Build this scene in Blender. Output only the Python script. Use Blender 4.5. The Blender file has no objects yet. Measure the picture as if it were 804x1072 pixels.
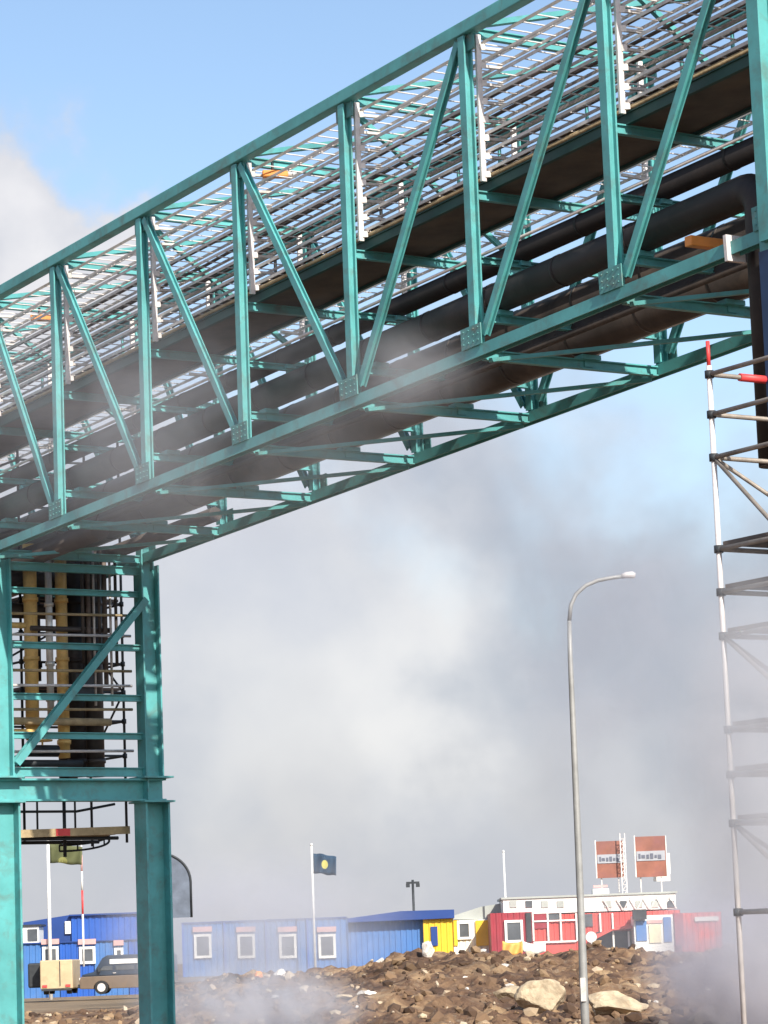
import bpy, bmesh, math, random
from mathutils import Vector, Matrix, noise
random.seed(7)
S = bpy.context.scene
COL = S.collection
PI = math.pi
# ---------------------------------------------------------------- camera
F, PITCH, ROLL = 3128.0, .1473, -.0371
cp, sp = math.cos(PITCH), math.sin(PITCH)
FW = Vector((0, cp, sp)); U0 = Vector((0, -sp, cp)); R0 = Vector((1, 0, 0))
cr, sr = math.cos(ROLL), math.sin(ROLL)
RT = cr*R0 + sr*U0; UP = -sr*R0 + cr*U0
EYE = Vector((0, 0, 1.7))
cam = bpy.data.cameras.new('camera'); co = bpy.data.objects.new('camera', cam); COL.objects.link(co)
co.matrix_world = Matrix(((RT.x, UP.x, -FW.x, 0), (RT.y, UP.y, -FW.y, 0), (RT.z, UP.z, -FW.z, 1.7), (0, 0, 0, 1)))
cam.sensor_fit = 'HORIZONTAL'; cam.sensor_width = 36; cam.lens = F/804*36
cam.clip_start = .5; cam.clip_end = 8000
S.camera = co
# ---------------------------------------------------------------- light
sunv = Vector((.43, -.903, 0)).normalized(); ELEV = math.radians(33)
sunv = Vector((sunv.x*math.cos(ELEV), sunv.y*math.cos(ELEV), math.sin(ELEV)))
sl = bpy.data.lights.new('sun', 'SUN'); sl.energy = 4.9; sl.angle = math.radians(.5); sl.color = (1, .94, .84)
so = bpy.data.objects.new('sun', sl); COL.objects.link(so)
so.rotation_euler = sunv.to_track_quat('Z', 'Y').to_euler()
S.view_settings.view_transform = 'Standard'; S.view_settings.look = 'None'
S.view_settings.gamma = 1; S.view_settings.exposure = 0.35
S.cycles.use_denoising = True
S.cycles.volume_step_rate = 1.0; S.cycles.volume_max_steps = 128; S.cycles.volume_bounces = 2
S.cycles.max_bounces = 6; S.cycles.transparent_max_bounces = 16

def N(nt, t, **kw):
    n = nt.nodes.new(t)
    for k, v in kw.items():
        if k.startswith('i_'):
            n.inputs[k[2:].replace('_', ' ')].default_value = v
        else: setattr(n, k, v)
    return n
def math_(nt, op, a, b=None, clamp=False, c=None):
    n = nt.nodes.new('ShaderNodeMath'); n.operation = op; n.use_clamp = clamp
    for i, v in enumerate((a, b, c)):
        if v is None: continue
        if isinstance(v, (int, float)): n.inputs[i].default_value = v
        else: nt.links.new(v, n.inputs[i])
    return n.outputs[0]
def ramp(nt, fac, stops):
    n = nt.nodes.new('ShaderNodeValToRGB'); e = n.color_ramp.elements
    while len(e) < len(stops): e.new(.5)
    for q, (p, c) in zip(e, stops):
        q.position = p; q.color = (*c, 1) if len(c) == 3 else c
    nt.links.new(fac, n.inputs[0]); return n.outputs[0]
def mixc(nt, f, a, b):
    n = nt.nodes.new('ShaderNodeMix'); n.data_type = 'RGBA'
    for s, v in ((n.inputs[0], f), (n.inputs[6], a), (n.inputs[7], b)):
        if isinstance(v, (int, float)): s.default_value = v
        elif isinstance(v, tuple): s.default_value = (*v, 1) if len(v) == 3 else v
        else: nt.links.new(v, s)
    return n.outputs[2]
# world : blue sky with drifting grey cloud, denser near the horizon
W = bpy.data.worlds.new('World'); S.world = W; W.use_nodes = True
nt = W.node_tree; nt.nodes.clear()
out = N(nt, 'ShaderNodeOutputWorld')
sky = N(nt, 'ShaderNodeTexSky', sky_type='NISHITA'); sky.sun_disc = False
sky.sun_elevation = ELEV; sky.sun_rotation = math.atan2(sunv.x, sunv.y)
sky.air_density = 1.0; sky.dust_density = 1.0; sky.ozone_density = 1.2
bg = N(nt, 'ShaderNodeBackground'); bg.inputs[1].default_value = .15
nt.links.new(sky.outputs[0], bg.inputs[0])
tc = N(nt, 'ShaderNodeTexCoord'); sep = N(nt, 'ShaderNodeSeparateXYZ'); nt.links.new(tc.outputs['Generated'], sep.inputs[0])
def noise_(nt, vec, scale, detail=6, rough=.55, dist=0.0):
    n = N(nt, 'ShaderNodeTexNoise'); n.inputs['Scale'].default_value = scale; n.inputs['Detail'].default_value = detail
    n.inputs['Roughness'].default_value = rough; n.inputs['Distortion'].default_value = dist
    nt.links.new(vec, n.inputs['Vector']); return n.outputs['Fac']
mp = N(nt, 'ShaderNodeMapping'); mp.inputs['Location'].default_value = (3.1, .4, 1.7); nt.links.new(tc.outputs['Generated'], mp.inputs[0])
n1 = noise_(nt, mp.outputs[0], 9, 5, .5, .3)
n2 = noise_(nt, mp.outputs[0], 15, 5, .5, .2)
n3 = noise_(nt, mp.outputs[0], 5, 3, .5, .2)
z = sep.outputs[2]; x = sep.outputs[0]
def blob(px, py, rad):                # soft patch of sky in a given compass direction / height
    v = (FW + RT*((px-402)/F) + UP*((536-py)/F)).normalized()
    d = N(nt, 'ShaderNodeVectorMath', operation='DISTANCE'); nt.links.new(wv, d.inputs[0]); d.inputs[1].default_value = v
    m = N(nt, 'ShaderNodeMapRange'); m.interpolation_type = 'SMOOTHSTEP'; nt.links.new(d.outputs['Value'], m.inputs[0])
    m.inputs[1].default_value = rad/F; m.inputs[2].default_value = 0; m.inputs[3].default_value = 0; m.inputs[4].default_value = 1
    return m.outputs[0]
# direction warped by noise so the patches get ragged cloud edges
nw = N(nt, 'ShaderNodeTexNoise'); nw.inputs['Scale'].default_value = 22; nw.inputs['Detail'].default_value = 6; nt.links.new(mp.outputs[0], nw.inputs['Vector'])
sb = N(nt, 'ShaderNodeVectorMath', operation='SUBTRACT'); nt.links.new(nw.outputs['Color'], sb.inputs[0]); sb.inputs[1].default_value = (.5, .5, .5)
scl = N(nt, 'ShaderNodeVectorMath', operation='SCALE'); nt.links.new(sb.outputs[0], scl.inputs[0]); scl.inputs['Scale'].default_value = .11
av = N(nt, 'ShaderNodeVectorMath', operation='ADD'); nt.links.new(tc.outputs['Generated'], av.inputs[0]); nt.links.new(scl.outputs[0], av.inputs[1])
wv = av.outputs[0]
# cover = (0.205 - z - .55*x)/.05 + (n1-.5)*3
cov = math_(nt, 'SUBTRACT', .222, z)
cov = math_(nt, 'SUBTRACT', cov, math_(nt, 'MULTIPLY', x, .35))
cov = math_(nt, 'DIVIDE', cov, .075)
cov = math_(nt, 'ADD', cov, math_(nt, 'MULTIPLY', math_(nt, 'SUBTRACT', n1, .5), 3.2))
cov = math_(nt, 'ADD', cov, math_(nt, 'MULTIPLY', blob(25, 260, 150), 3.5))
cov = math_(nt, 'SUBTRACT', cov, math_(nt, 'MULTIPLY', blob(720, 450, 170), .45))
hz = math_(nt, 'DIVIDE', math_(nt, 'SUBTRACT', .11, z), .03)          # solid cloud bank low down
cov = math_(nt, 'MAXIMUM', cov, hz)
# scattered clouds overhead
mr = N(nt, 'ShaderNodeMapRange'); mr.interpolation_type = 'SMOOTHSTEP'
nt.links.new(cov, mr.inputs[0]); mr.inputs[1].default_value = -.35; mr.inputs[2].default_value = 1.0
mr.inputs[3].default_value = .0; mr.inputs[4].default_value = .93
ccol = ramp(nt, n2, [(.36, (.41, .44, .50)), (.48, (.53, .54, .58)), (.56, (.65, .64, .655)), (.66, (.80, .785, .775))])
n4 = noise_(nt, mp.outputs[0], 42, 7, .6, .4)
ccol = mixc(nt, math_(nt, 'MULTIPLY', math_(nt, 'SUBTRACT', n4, .5), 1.6, True), ccol, (.78, .76, .78))
ccol = mixc(nt, math_(nt, 'MULTIPLY', math_(nt, 'SUBTRACT', .48, n4), 2.2, True), ccol, (.38, .40, .45))
ccol = mixc(nt, math_(nt, 'MULTIPLY', math_(nt, 'SUBTRACT', n3, .42), 2.5, True), (.47, .49, .56), ccol)
for px, py, rad, cc, am in ((40, 250, 200, (.92, .89, .88), .8), (250, 560, 220, (.62, .63, .69), .6), (400, 740, 260, (.82, .80, .79), .85), (240, 760, 200, (.70, .69, .70), .6), (660, 800, 190, (.66, .65, .67), .6), (620, 600, 210, (.33, .37, .44), .8), (560, 830, 130, (.44, .44, .48), .6), (720, 690, 190, (.34, .37, .44), .8), (790, 850, 150, (.42, .43, .48), .6), (300, 870, 180, (.60, .59, .61), .6), (700, 430, 150, (.62, .68, .80), .6)):
    ccol = mixc(nt, math_(nt, 'MULTIPLY', blob(px, py, rad), am), ccol, cc)
bc = N(nt, 'ShaderNodeBackground'); nt.links.new(ccol, bc.inputs[0]); bc.inputs[1].default_value = .88
ms = N(nt, 'ShaderNodeMixShader'); nt.links.new(mr.outputs[0], ms.inputs[0]); nt.links.new(bg.outputs[0], ms.inputs[1]); nt.links.new(bc.outputs[0], ms.inputs[2])
nt.links.new(ms.outputs[0], out.inputs[0])

# ---------------------------------------------------------------- helpers
def at(px, py, Y):
    v = FW + RT*((px-402)/F) + UP*((536-py)/F)
    return EYE + v*(Y/v.y)
def X(px, Y): return at(px, 975, Y).x
def ZZ(px, py, Y): return at(px, py, Y).z
def root_of(o):
    while o.parent: o = o.parent
    return o
def tag(o, label=None, cat=None, group=None, kind=None):
    if label: o['label'] = label
    if cat: o['category'] = cat
    if group: o['group'] = group
    if kind: o['kind'] = kind
    return o
def empty(name, loc, label=None, cat=None, group=None):
    o = bpy.data.objects.new(name, None); COL.objects.link(o); o.location = loc; o.empty_display_size = .3
    return tag(o, label, cat, group)
class MB:
    def __init__(s): s.v = []; s.f = []; s.sm = []
    def add(s, vs, fs, smooth=False):
        b = len(s.v); s.v += [Vector(q) for q in vs]; s.f += [tuple(b+i for i in f) for f in fs]; s.sm += [smooth]*len(fs); return s
    def frame(s, p0, p1, up):
        d = (p1-p0).normalized(); a = d.cross(up)
        if a.length < 1e-4: a = d.cross(Vector((1, 0, 0)))
        a.normalize(); b = a.cross(d).normalized(); return d, a, b
    def prof(s, p0, p1, pts, up=Vector((0, 0, 1))):     # extrude a profile (a = side, b = up)
        p0, p1 = Vector(p0), Vector(p1); d, a, b = s.frame(p0, p1, up); n = len(pts)
        vs = [p+a*q[0]+b*q[1] for p in (p0, p1) for q in pts]
        fs = [(i, (i+1) % n, n+(i+1) % n, n+i) for i in range(n)] + [tuple(range(n-1, -1, -1)), tuple(range(n, 2*n))]
        return s.add(vs, fs)
    def bar(s, p0, p1, w, h, up=Vector((0, 0, 1))):
        return s.prof(p0, p1, [(-w/2, -h/2), (w/2, -h/2), (w/2, h/2), (-w/2, h/2)], up)
    def ibeam(s, p0, p1, depth, width, up=Vector((0, 0, 1)), t=.016):   # flanges stacked along 'up'
        D, Wd = depth/2, width/2; tf = t*1.3; w = t/2
        return s.prof(p0, p1, [(-Wd, -D), (Wd, -D), (Wd, -D+tf), (w, -D+tf), (w, D-tf), (Wd, D-tf), (Wd, D), (-Wd, D), (-Wd, D-tf), (-w, D-tf), (-w, -D+tf), (-Wd, -D+tf)], up)
    def box(s, c, sz, rz=0):
        c = Vector(c); x, y, z = (q/2 for q in sz); m = Matrix.Rotation(rz, 3, 'Z')
        vs = [c+m @ Vector((a*x, b*y, e*z)) for e in (-1, 1) for a, b in ((-1, -1), (1, -1), (1, 1), (-1, 1))]
        return s.add(vs, [(3, 2, 1, 0), (4, 5, 6, 7), (0, 1, 5, 4), (1, 2, 6, 5), (2, 3, 7, 6), (3, 0, 4, 7)])
    def tube(s, pts, r, n=12, caps=True):
        pts = [Vector(p) for p in pts]; rs = r if isinstance(r, (list, tuple)) else [r]*len(pts)
        up = Vector((0, 0, 1)); vs = []; pa = None
        for i, p in enumerate(pts):
            d = (pts[min(i+1, len(pts)-1)]-pts[max(i-1, 0)]).normalized()
            a = d.cross(up) if pa is None else pa - d*pa.dot(d)
            if a.length < 1e-3: a = d.cross(Vector((1, 0, 0)))
            a.normalize(); pa = a; b = a.cross(d)
            vs += [p+(a*math.cos(2*PI*k/n)+b*math.sin(2*PI*k/n))*rs[i] for k in range(n)]
        fs = [(i*n+k, i*n+(k+1) % n, (i+1)*n+(k+1) % n, (i+1)*n+k) for i in range(len(pts)-1) for k in range(n)]
        s.add(vs, fs, True)
        if caps:
            L = len(s.v)-len(vs)
            s.f += [tuple(L+k for k in range(n-1, -1, -1)), tuple(L+(len(pts)-1)*n+k for k in range(n))]; s.sm += [False]*2
        return s
    def extrude(s, outline, y0, y1):                    # outline in xz, thickness in y
        n = len(outline)
        vs = [(p[0], y, p[1]) for y in (y0, y1) for p in outline]
        return s.add(vs, [(i, (i+1) % n, n+(i+1) % n, n+i) for i in range(n)]+[tuple(range(n-1, -1, -1)), tuple(range(n, 2*n))])
    def build(s, name, mat, parent=None, bevel=0, label=None, cat=None, group=None, kind=None, org=None):
        if parent is None:
            if org is None:
                xs = [q.x for q in s.v]; ys = [q.y for q in s.v]; zs = [q.z for q in s.v]
                org = Vector(((min(xs)+max(xs))/2, (min(ys)+max(ys))/2, min(zs)))
        else: org = root_of(parent).location
        org = Vector(org)
        me = bpy.data.meshes.new(name); me.from_pydata([q-org for q in s.v], [], s.f); me.update()
        bm = bmesh.new(); bm.from_mesh(me); bmesh.ops.recalc_face_normals(bm, faces=bm.faces[:]); bm.to_mesh(me); bm.free()
        me.polygons.foreach_set('use_smooth', s.sm)
        if mat: me.materials.append(mat)
        o = bpy.data.objects.new(name, me); COL.objects.link(o)
        if parent: o.parent = parent
        else: o.location = org
        if bevel:
            m = o.modifiers.new('bevel', 'BEVEL'); m.width = bevel; m.segments = 2; m.limit_method = 'ANGLE'
        return tag(o, label, cat, group, kind)

def mat(name, col, rough=.6, metal=0, var=.15, vscale=3.0, dirt=None, dirt_amt=.0, dirt_scale=1.5, bump=0, bscale=20, spec=.5):
    m = bpy.data.materials.new(name); m.use_nodes = True; nt = m.node_tree; b = nt.nodes['Principled BSDF']
    tcn = N(nt, 'ShaderNodeNewGeometry')
    n = noise_(nt, tcn.outputs['Position'], vscale, 6, .6)
    lo = tuple(c*(1-var) for c in col); hi = tuple(min(1, c*(1+var)) for c in col)
    c = ramp(nt, n, [(.3, lo), (.7, hi)])
    if dirt:
        d = noise_(nt, tcn.outputs['Position'], dirt_scale, 8, .7, .5)
        mk = N(nt, 'ShaderNodeMapRange'); nt.links.new(d, mk.inputs[0]); mk.inputs[1].default_value = .5; mk.inputs[2].default_value = .68
        mk.inputs[3].default_value = 0; mk.inputs[4].default_value = dirt_amt
        c = mixc(nt, mk.outputs[0], c, dirt)
    nt.links.new(c, b.inputs['Base Color'])
    b.inputs['Roughness'].default_value = rough; b.inputs['Metallic'].default_value = metal
    b.inputs['Specular IOR Level'].default_value = spec
    if bump:
        bn = N(nt, 'ShaderNodeBump'); bn.inputs['Strength'].default_value = bump; bn.inputs['Distance'].default_value = .05
        nt.links.new(noise_(nt, tcn.outputs['Position'], bscale, 5, .6), bn.inputs['Height']); nt.links.new(bn.outputs[0], b.inputs['Normal'])
    return m
TEAL = mat('teal_paint', (.10, .38, .38), .5, 0, .22, 1.6, (.13, .13, .10), .5, 3.0)
GALV = mat('galvanised', (.68, .63, .59), .5, .15, .18, 6, (.26, .2, .16), .5, 3)
GALV_L = mat('galvanised_pale', (.74, .69, .67), .5, .1, .12, 6, (.4, .33, .28), .4, 3)
PIPE = mat('pipe_cladding', (.068, .056, .05), .5, .1, .35, 1.3, (.17, .13, .10), .6, .8)
PIPED = mat('pipe_dark', (.018, .015, .015), .6, 0, .3, 1.5, (.06, .045, .04), .6, 1)
DTEAL = mat('dark_green_channel', (.02, .075, .065), .6, 0, .2, 3)
DECK = mat('deck_underside', (.12, .095, .08), .8, 0, .3, 2, (.2, .14, .1), .5, 1)
CABLE = mat('cable_sheath', (.13, .10, .085), .7, 0, .5, 5)
GUSS = mat("gusset_plate", (.10, .30, .29), .6, .1, .25, 5, (.24, .17, .13), .7, 4)
YEL = mat('yellow_cladding', (.90, .58, .20), .45, .1, .15, 4, (.30, .18, .07), .5, 2.5)
SILV = mat('bright_pipe', (.78, .76, .72), .35, .4, .08, 4)
DARK = mat('dark_steel', (.035, .04, .045), .6, .2, .3, 4)
ORNG = mat('orange_paint', (.85, .30, .06), .5, 0, .12, 4)
RED = mat('red_paint', (.72, .06, .06), .5, 0, .12, 4)
PLANK = mat('timber_plank', (.46, .35, .20), .8, 0, .25, 5, (.2, .14, .08), .5, 3, .2)
# ---------------------------------------------------------------- terrain
def sstep(a, b, x):
    t = max(0, min(1, (x-a)/(b-a))); return t*t*(3-2*t)
def lerp_table(t, x):
    if x <= t[0][0]: return t[0][1]
    for (a, va), (b, vb) in zip(t, t[1:]):
        if x <= b:
            u = (x-a)/(b-a); u = u*u*(3-2*u); return va+(vb-va)*u
    return t[-1][1]
CREST = [(-14, .15), (-8.4, .22), (-7.7, .3), (-7.0, .95), (-5.2, 1.42), (-2.2, 1.5), (-.6, 1.72), (0, 1.95), (1.6, 1.95), (3.5, 1.8), (5, 1.75), (6.2, 1.85), (7.6, 1.7), (9.2, 1.6), (10.5, 1.75), (13, 1.7), (20, 1.2), (28, .3)]
def gz(x, y):
    back = .25 + .75*sstep(-.084, -.074, x/max(y, 1))                 # ground level by the cabins
    c = lerp_table(CREST, x/y*96); c = c if c < .5 else c-.36                          # spoil heap, its ridge about 96 m off
    h = c*sstep(56, 96, y) if y < 96 else back + (c-back)*(1-sstep(97, 112, y))
    if y > 112: h = back
    h *= 1-sstep(400, 900, y)
    act = sstep(50, 58, y)*(1-sstep(104, 116, y))*(1-sstep(24, 34, abs(x)))
    if act > 0:
        rough = 1 if x > -8.6*y/96 else .55
        p = Vector((x, y, 0))
        q = noise.noise(p*.22)*.3 + noise.noise(p*.7+Vector((9, 0, 0)))*.2
        q += (abs(noise.noise(p*1.7))-.25)*.36 + noise.noise(p*3.4)*.12
        if x < -7.8*y/96: q *= .6-.55*sstep(98, 108, y)
        h += act*q*rough*(.45+.55*sstep(54, 66, y))
    return h
fx = [-26+i*.2 for i in range(261)]; fy = [50+i*.2 for i in range(330)]
xs = [-4000, -1500, -600, -250, -120, -70, -45, -34] + fx + [34, 45, 70, 120, 250, 600, 1500, 4000]
ys = [-600, -200, -60, -10, 10, 25, 38, 45] + fy + [118, 122, 128, 136, 150, 180, 240, 400, 900, 2500, 6500]
g = MB(); vs = [(x, y, gz(x, y)) for y in ys for x in xs]; nx = len(xs)
g.add(vs, [(j*nx+i, j*nx+i+1, (j+1)*nx+i+1, (j+1)*nx+i) for j in range(len(ys)-1) for i in range(nx-1)], False)
EM = bpy.data.materials.new('spoil_earth'); EM.use_nodes = True; nt = EM.node_tree; b = nt.nodes['Principled BSDF']
geo = N(nt, 'ShaderNodeNewGeometry'); P = geo.outputs['Position']
c = ramp(nt, noise_(nt, P, .55, 8, .68, .4), [(.34, (.03, .018, .014)), (.45, (.11, .06, .036)), (.53, (.21, .125, .07)), (.62, (.36, .24, .135)), (.75, (.46, .34, .22))])
c = mixc(nt, math_(nt, 'MULTIPLY', math_(nt, 'SUBTRACT', noise_(nt, P, 3.2, 6, .7), .58), 6, True), c, (.30, .24, .17))
spz = N(nt, 'ShaderNodeSeparateXYZ'); nt.links.new(P, spz.inputs[0])
mr = N(nt, 'ShaderNodeMapRange'); nt.links.new(math_(nt, 'DIVIDE', spz.outputs[0], spz.outputs[1]), mr.inputs[0])
mr.inputs[1].default_value = -.078; mr.inputs[2].default_value = -.09; mr.inputs[3].default_value = 0; mr.inputs[4].default_value = 1
mr2 = N(nt, 'ShaderNodeMapRange'); nt.links.new(spz.outputs[1], mr2.inputs[0]); mr2.inputs[1].default_value = 98; mr2.inputs[2].default_value = 108
tr = math_(nt, 'MULTIPLY', math_(nt, 'MULTIPLY', mr.outputs[0], mr2.outputs[0]), .85, True)
c = mixc(nt, tr, c, ramp(nt, noise_(nt, P, 1.2, 6, .6), [(.3, (.24, .17, .10)), (.7, (.36, .27, .17))]))
nt.links.new(c, b.inputs['Base Color']); b.inputs['Roughness'].default_value = .95
bn = N(nt, 'ShaderNodeBump'); bn.inputs['Strength'].default_value = .8; bn.inputs['Distance'].default_value = .12
nt.links.new(noise_(nt, P, 6, 8, .7), bn.inputs['Height']); nt.links.new(bn.outputs[0], b.inputs['Normal'])
g.build('ground', EM, kind='structure', org=(0, 0, 0))

# rocks
ROCKP = mat('pale_rock', (.50, .40, .27), .9, 0, .3, 3, (.2, .13, .08), .7, 2, .6, 8)
ROCKW = mat('white_rock', (.74, .69, .62), .85, 0, .12, 3, (.4, .3, .2), .4, 2, .4, 8)
ROCKB = bpy.data.materials.new('rubble_mix'); ROCKB.use_nodes = True; nt = ROCKB.node_tree; b = nt.nodes['Principled BSDF']
geo = N(nt, 'ShaderNodeNewGeometry')
wn = N(nt, 'ShaderNodeTexNoise'); wn.inputs['Scale'].default_value = 1.6; nt.links.new(geo.outputs['Position'], wn.inputs['Vector'])
c = ramp(nt, geo.outputs['Random Per Island'], [(0, (.05, .03, .02)), (.35, (.12, .07, .042)), (.7, (.21, .13, .075)), (.9, (.34, .23, .13)), (1, (.54, .44, .32))])
nt.links.new(c, b.inputs['Base Color']); b.inputs['Roughness'].default_value = .95
_ico = bmesh.new(); bmesh.ops.create_icosphere(_ico, subdivisions=1, radius=1); _ico.verts.ensure_lookup_table()
ICO1 = ([v.co.copy() for v in _ico.verts], [tuple(v.index for v in f.verts) for f in _ico.faces]); _ico.free()
_ico = bmesh.new(); bmesh.ops.create_icosphere(_ico, subdivisions=4, radius=1); _ico.verts.ensure_lookup_table()
ICO4 = ([v.co.copy() for v in _ico.verts], [tuple(v.index for v in f.verts) for f in _ico.faces]); _ico.free()
def boulder(mb, c, sz, rz, rnd, ico=ICO4, cuts=11, rough=.04):
    pl = []
    for _ in range(cuts):
        q = Vector((rnd.gauss(0, 1), rnd.gauss(0, 1), rnd.gauss(0, 1))).normalized(); pl.append((q, rnd.uniform(.55, .85)))
    M = Matrix.Rotation(rz, 3, 'Z'); vs = []; off = Vector((rnd.uniform(0, 50),)*3)
    for v in ico[0]:
        p = v.copy()
        for q, dd in pl:
            t = p.dot(q)
            if t > dd: p -= q*(t-dd)
        p += v*(noise.noise(p*2.5+off)*rough*2 + noise.noise(p*7+off)*rough)
        p = Vector((p.x*sz[0], p.y*sz[1], p.z*sz[2])); vs.append(M @ p + Vector(c))
    mb.add(vs, ico[1], False)
def rock(px, py, Y, w, h, m, label, grp=None, seed=1, rz=0):
    rnd = random.Random(seed); q = 56.0                     # where the sight line meets the heap
    while q < 97 and at(px, py+h*.35, q).z > gz(X(px, q), q): q += .25
    p = at(px, py, q); p.z = gz(p.x, q)+h*q/F*.35; s = q/F
    mb = MB(); boulder(mb, (p.x, p.y, p.z), (w*s/2*1.25, w*s/2*1.0, h*s/2*1.3), rz, rnd)
    return mb.build('boulder' if w > 22 else 'rock', m, label=label, cat='rock', group=grp)
rock(568, 1047, 66, 46, 30, ROCKP, 'large squarish tan boulder just left of the lamp post foot', seed=3)
rock(641, 1056, 64, 60, 24, ROCKP, 'long slanting pale rock slab just right of the lamp post foot', seed=12, rz=.2)
rock(742, 1069, 62, 40, 24, ROCKP, 'pale boulder at the bottom edge under the scaffold', seed=9)
rock(531, 1040, 68, 26, 16, ROCKP, 'grey brown rock leaning against the big tan boulder', seed=21)
rock(448, 995, 94, 13, 17, ROCKW, 'upright white stone standing on the heap in front of the yellow cabin', seed=5)
rock(398, 996, 95, 12, 9, ROCKW, 'white stone on the crest left of the upright white stone', seed=6)
rock(293, 1014, 90, 14, 9, ROCKW, 'white stone below the third window of the blue cabins', seed=7)
rock(384, 1044, 70, 17, 6, ROCKW, 'flat white stone low on the slope left of the big boulder', seed=8)
rock(360, 1046, 72, 15, 6, ROCKP, 'low tan stone beside the flat white stone', seed=31)
rock(271, 1021, 86, 8, 6, ORNG, 'small orange lump on the heap below the blue cabins', seed=33)
rr = random.Random(11)
for i in range(70):
    Y = rr.uniform(60, 95); px = rr.uniform(190, 800); x_ = X(px, Y); z_ = gz(x_, Y)
    r_ = rr.uniform(.05, .15); mb = MB(); boulder(mb, (x_, Y, z_+r_*.3), (r_*rr.uniform(.8, 1.5), r_, r_*rr.uniform(.5, .9)), rr.uniform(0, 6), rr, ICO1, 6, .08)
    mb.build('rock', ROCKW if i % 3 == 0 else ROCKP, label='small pale stone lying loose on the brown spoil heap', cat='rock', group='small pale stones scattered on the spoil heap')
mb = MB()
for i in range(4600):
    Y = rr.uniform(56, 104); x_ = X(rr.uniform(-60, 860), Y)
    if x_ < -7.6*Y/96 and Y > 100: continue
    z_ = gz(x_, Y); r_ = rr.choice((.03, .04, .04, .05, .06, .08, .15))*rr.uniform(.8, 1.3)
    M = Matrix.Rotation(rr.uniform(0, 6), 3, (rr.random()-.5, rr.random()-.5, rr.random()))
    sc = Vector((rr.uniform(.7, 1.5), 1, rr.uniform(.5, .9)))*r_
    mb.add([M @ Vector((v.x*sc.x, v.y*sc.y, v.z*sc.z))*(1+rr.uniform(-.2, .15)) + Vector((x_, Y, z_+r_*.25)) for v in ICO1[0]], ICO1[1])
mb.build('rubble', ROCKB, kind='stuff', label='brown rubble and clods covering the spoil heap', cat='rubble')

# ---------------------------------------------------------------- the pipe bridge
YAW = .9928
D = Vector((math.cos(YAW), -math.sin(YAW), .043)); NV = Vector((math.sin(YAW), math.cos(YAW), 0)); O = Vector((-.3353, 39.2, 9.0))
ZU = Vector((0, 0, 1))
def B(u, v, z): return O + D*u + NV*v + ZU*z
PL, WD, HT = 2.9, 2.92, 4.2
K0, K1 = -7, 6
def uk(k): return 8.62 if k == 3 else (-11.35 if k == -4 else k*PL)
bridge = empty('pipe_bridge', B(0, WD/2, 0), 'long teal steel truss bridge carrying pipes and cable ladders overhead', 'pipe bridge')
ua, ub = uk(K0), uk(K1)
for v in (0, WD):
    MB().bar(B(ua, v, HT), B(ub, v, HT), .17, .17).build('top_chord', TEAL, bridge, .012)
    c = MB(); c.ibeam(B(ua, v, 0), B(ub, v, 0), .145, .15, NV); c.build('bottom_chord', TEAL, bridge)
    sgn = -1 if v == 0 else 1
    for k in range(K0, K1+1):
        u = uk(k); big = k in (-4, 3)
        dd = .24 if big else .135
        MB().ibeam(B(u, v, .10 if not big else -.2), B(u, v, HT-.10), dd, dd*(.8 if big else 1), NV, .018).build('vertical_post', TEAL, bridge)
        # bottom gusset with bolts
        gs = MB(); gs.bar(B(u-.22, v+sgn*.09, .2), B(u+.22, v+sgn*.09, .2), .016, .27)
        for a in (-.16, -.05, .06, .16):
            for q in (.13, .21, .29):
                gs.tube([B(u+a, v+sgn*.09-.02, q), B(u+a, v+sgn*.09+.02, q)], .011, 6)
        gs.build('gusset_plate', GUSS, bridge)
        tg = MB(); tg.bar(B(u-.2, v, HT-.2), B(u+.2, v, HT-.2), .022, .2); tg.build('gusset_plate', GUSS, bridge)
    for k in range(K0, K1):
        a, b_ = uk(k), uk(k+1)
        if k < 0: p, q = B(a+.12, v, HT-.13), B(b_-.18, v, .2)
        else: p, q = B(b_-.12, v, HT-.13), B(a+.18, v, .2)
        if k in (-4,): p = B(a+.2, v, HT-.13)
        MB().ibeam(p, q, .09, .105, NV, .013).build('diagonal_brace', TEAL, bridge)
for k in range(K0, K1+1):
    u = uk(k)
    for z_, dp in ((-.02, .13), (.46, .11), (1.2, .09), (2.04, .12), (HT-.02, .13)):
        MB().ibeam(B(u, .09, z_), B(u, WD-.09, z_), dp, .085, ZU, .013).build('cross_beam', TEAL, bridge)
    if k % 2 == 0:
        MB().bar(B(u, .1, HT-.15), B(u, WD-.3, HT-1.9), .07, .07).build('sway_brace', TEAL, bridge)
for k in range(K0, K1):
    a, b_ = uk(k), uk(k+1)
    MB().bar(B(a+.1, .1, HT+.04), B(b_-.1, WD-.1, HT+.04), .09, .07).build('plan_brace', TEAL, bridge)
    MB().bar(B(a+.1, .1, -.11), B(b_-.1, WD-.1, -.11), .06, .05).build('plan_brace', TEAL, bridge)
# splice plate on the near bottom chord
sp_ = MB()
sp_.bar(B(7.93, 0, 0), B(7.98, 0, 0), .26, .30); sp_.build('splice_plate', GALV_L, bridge)

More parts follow.
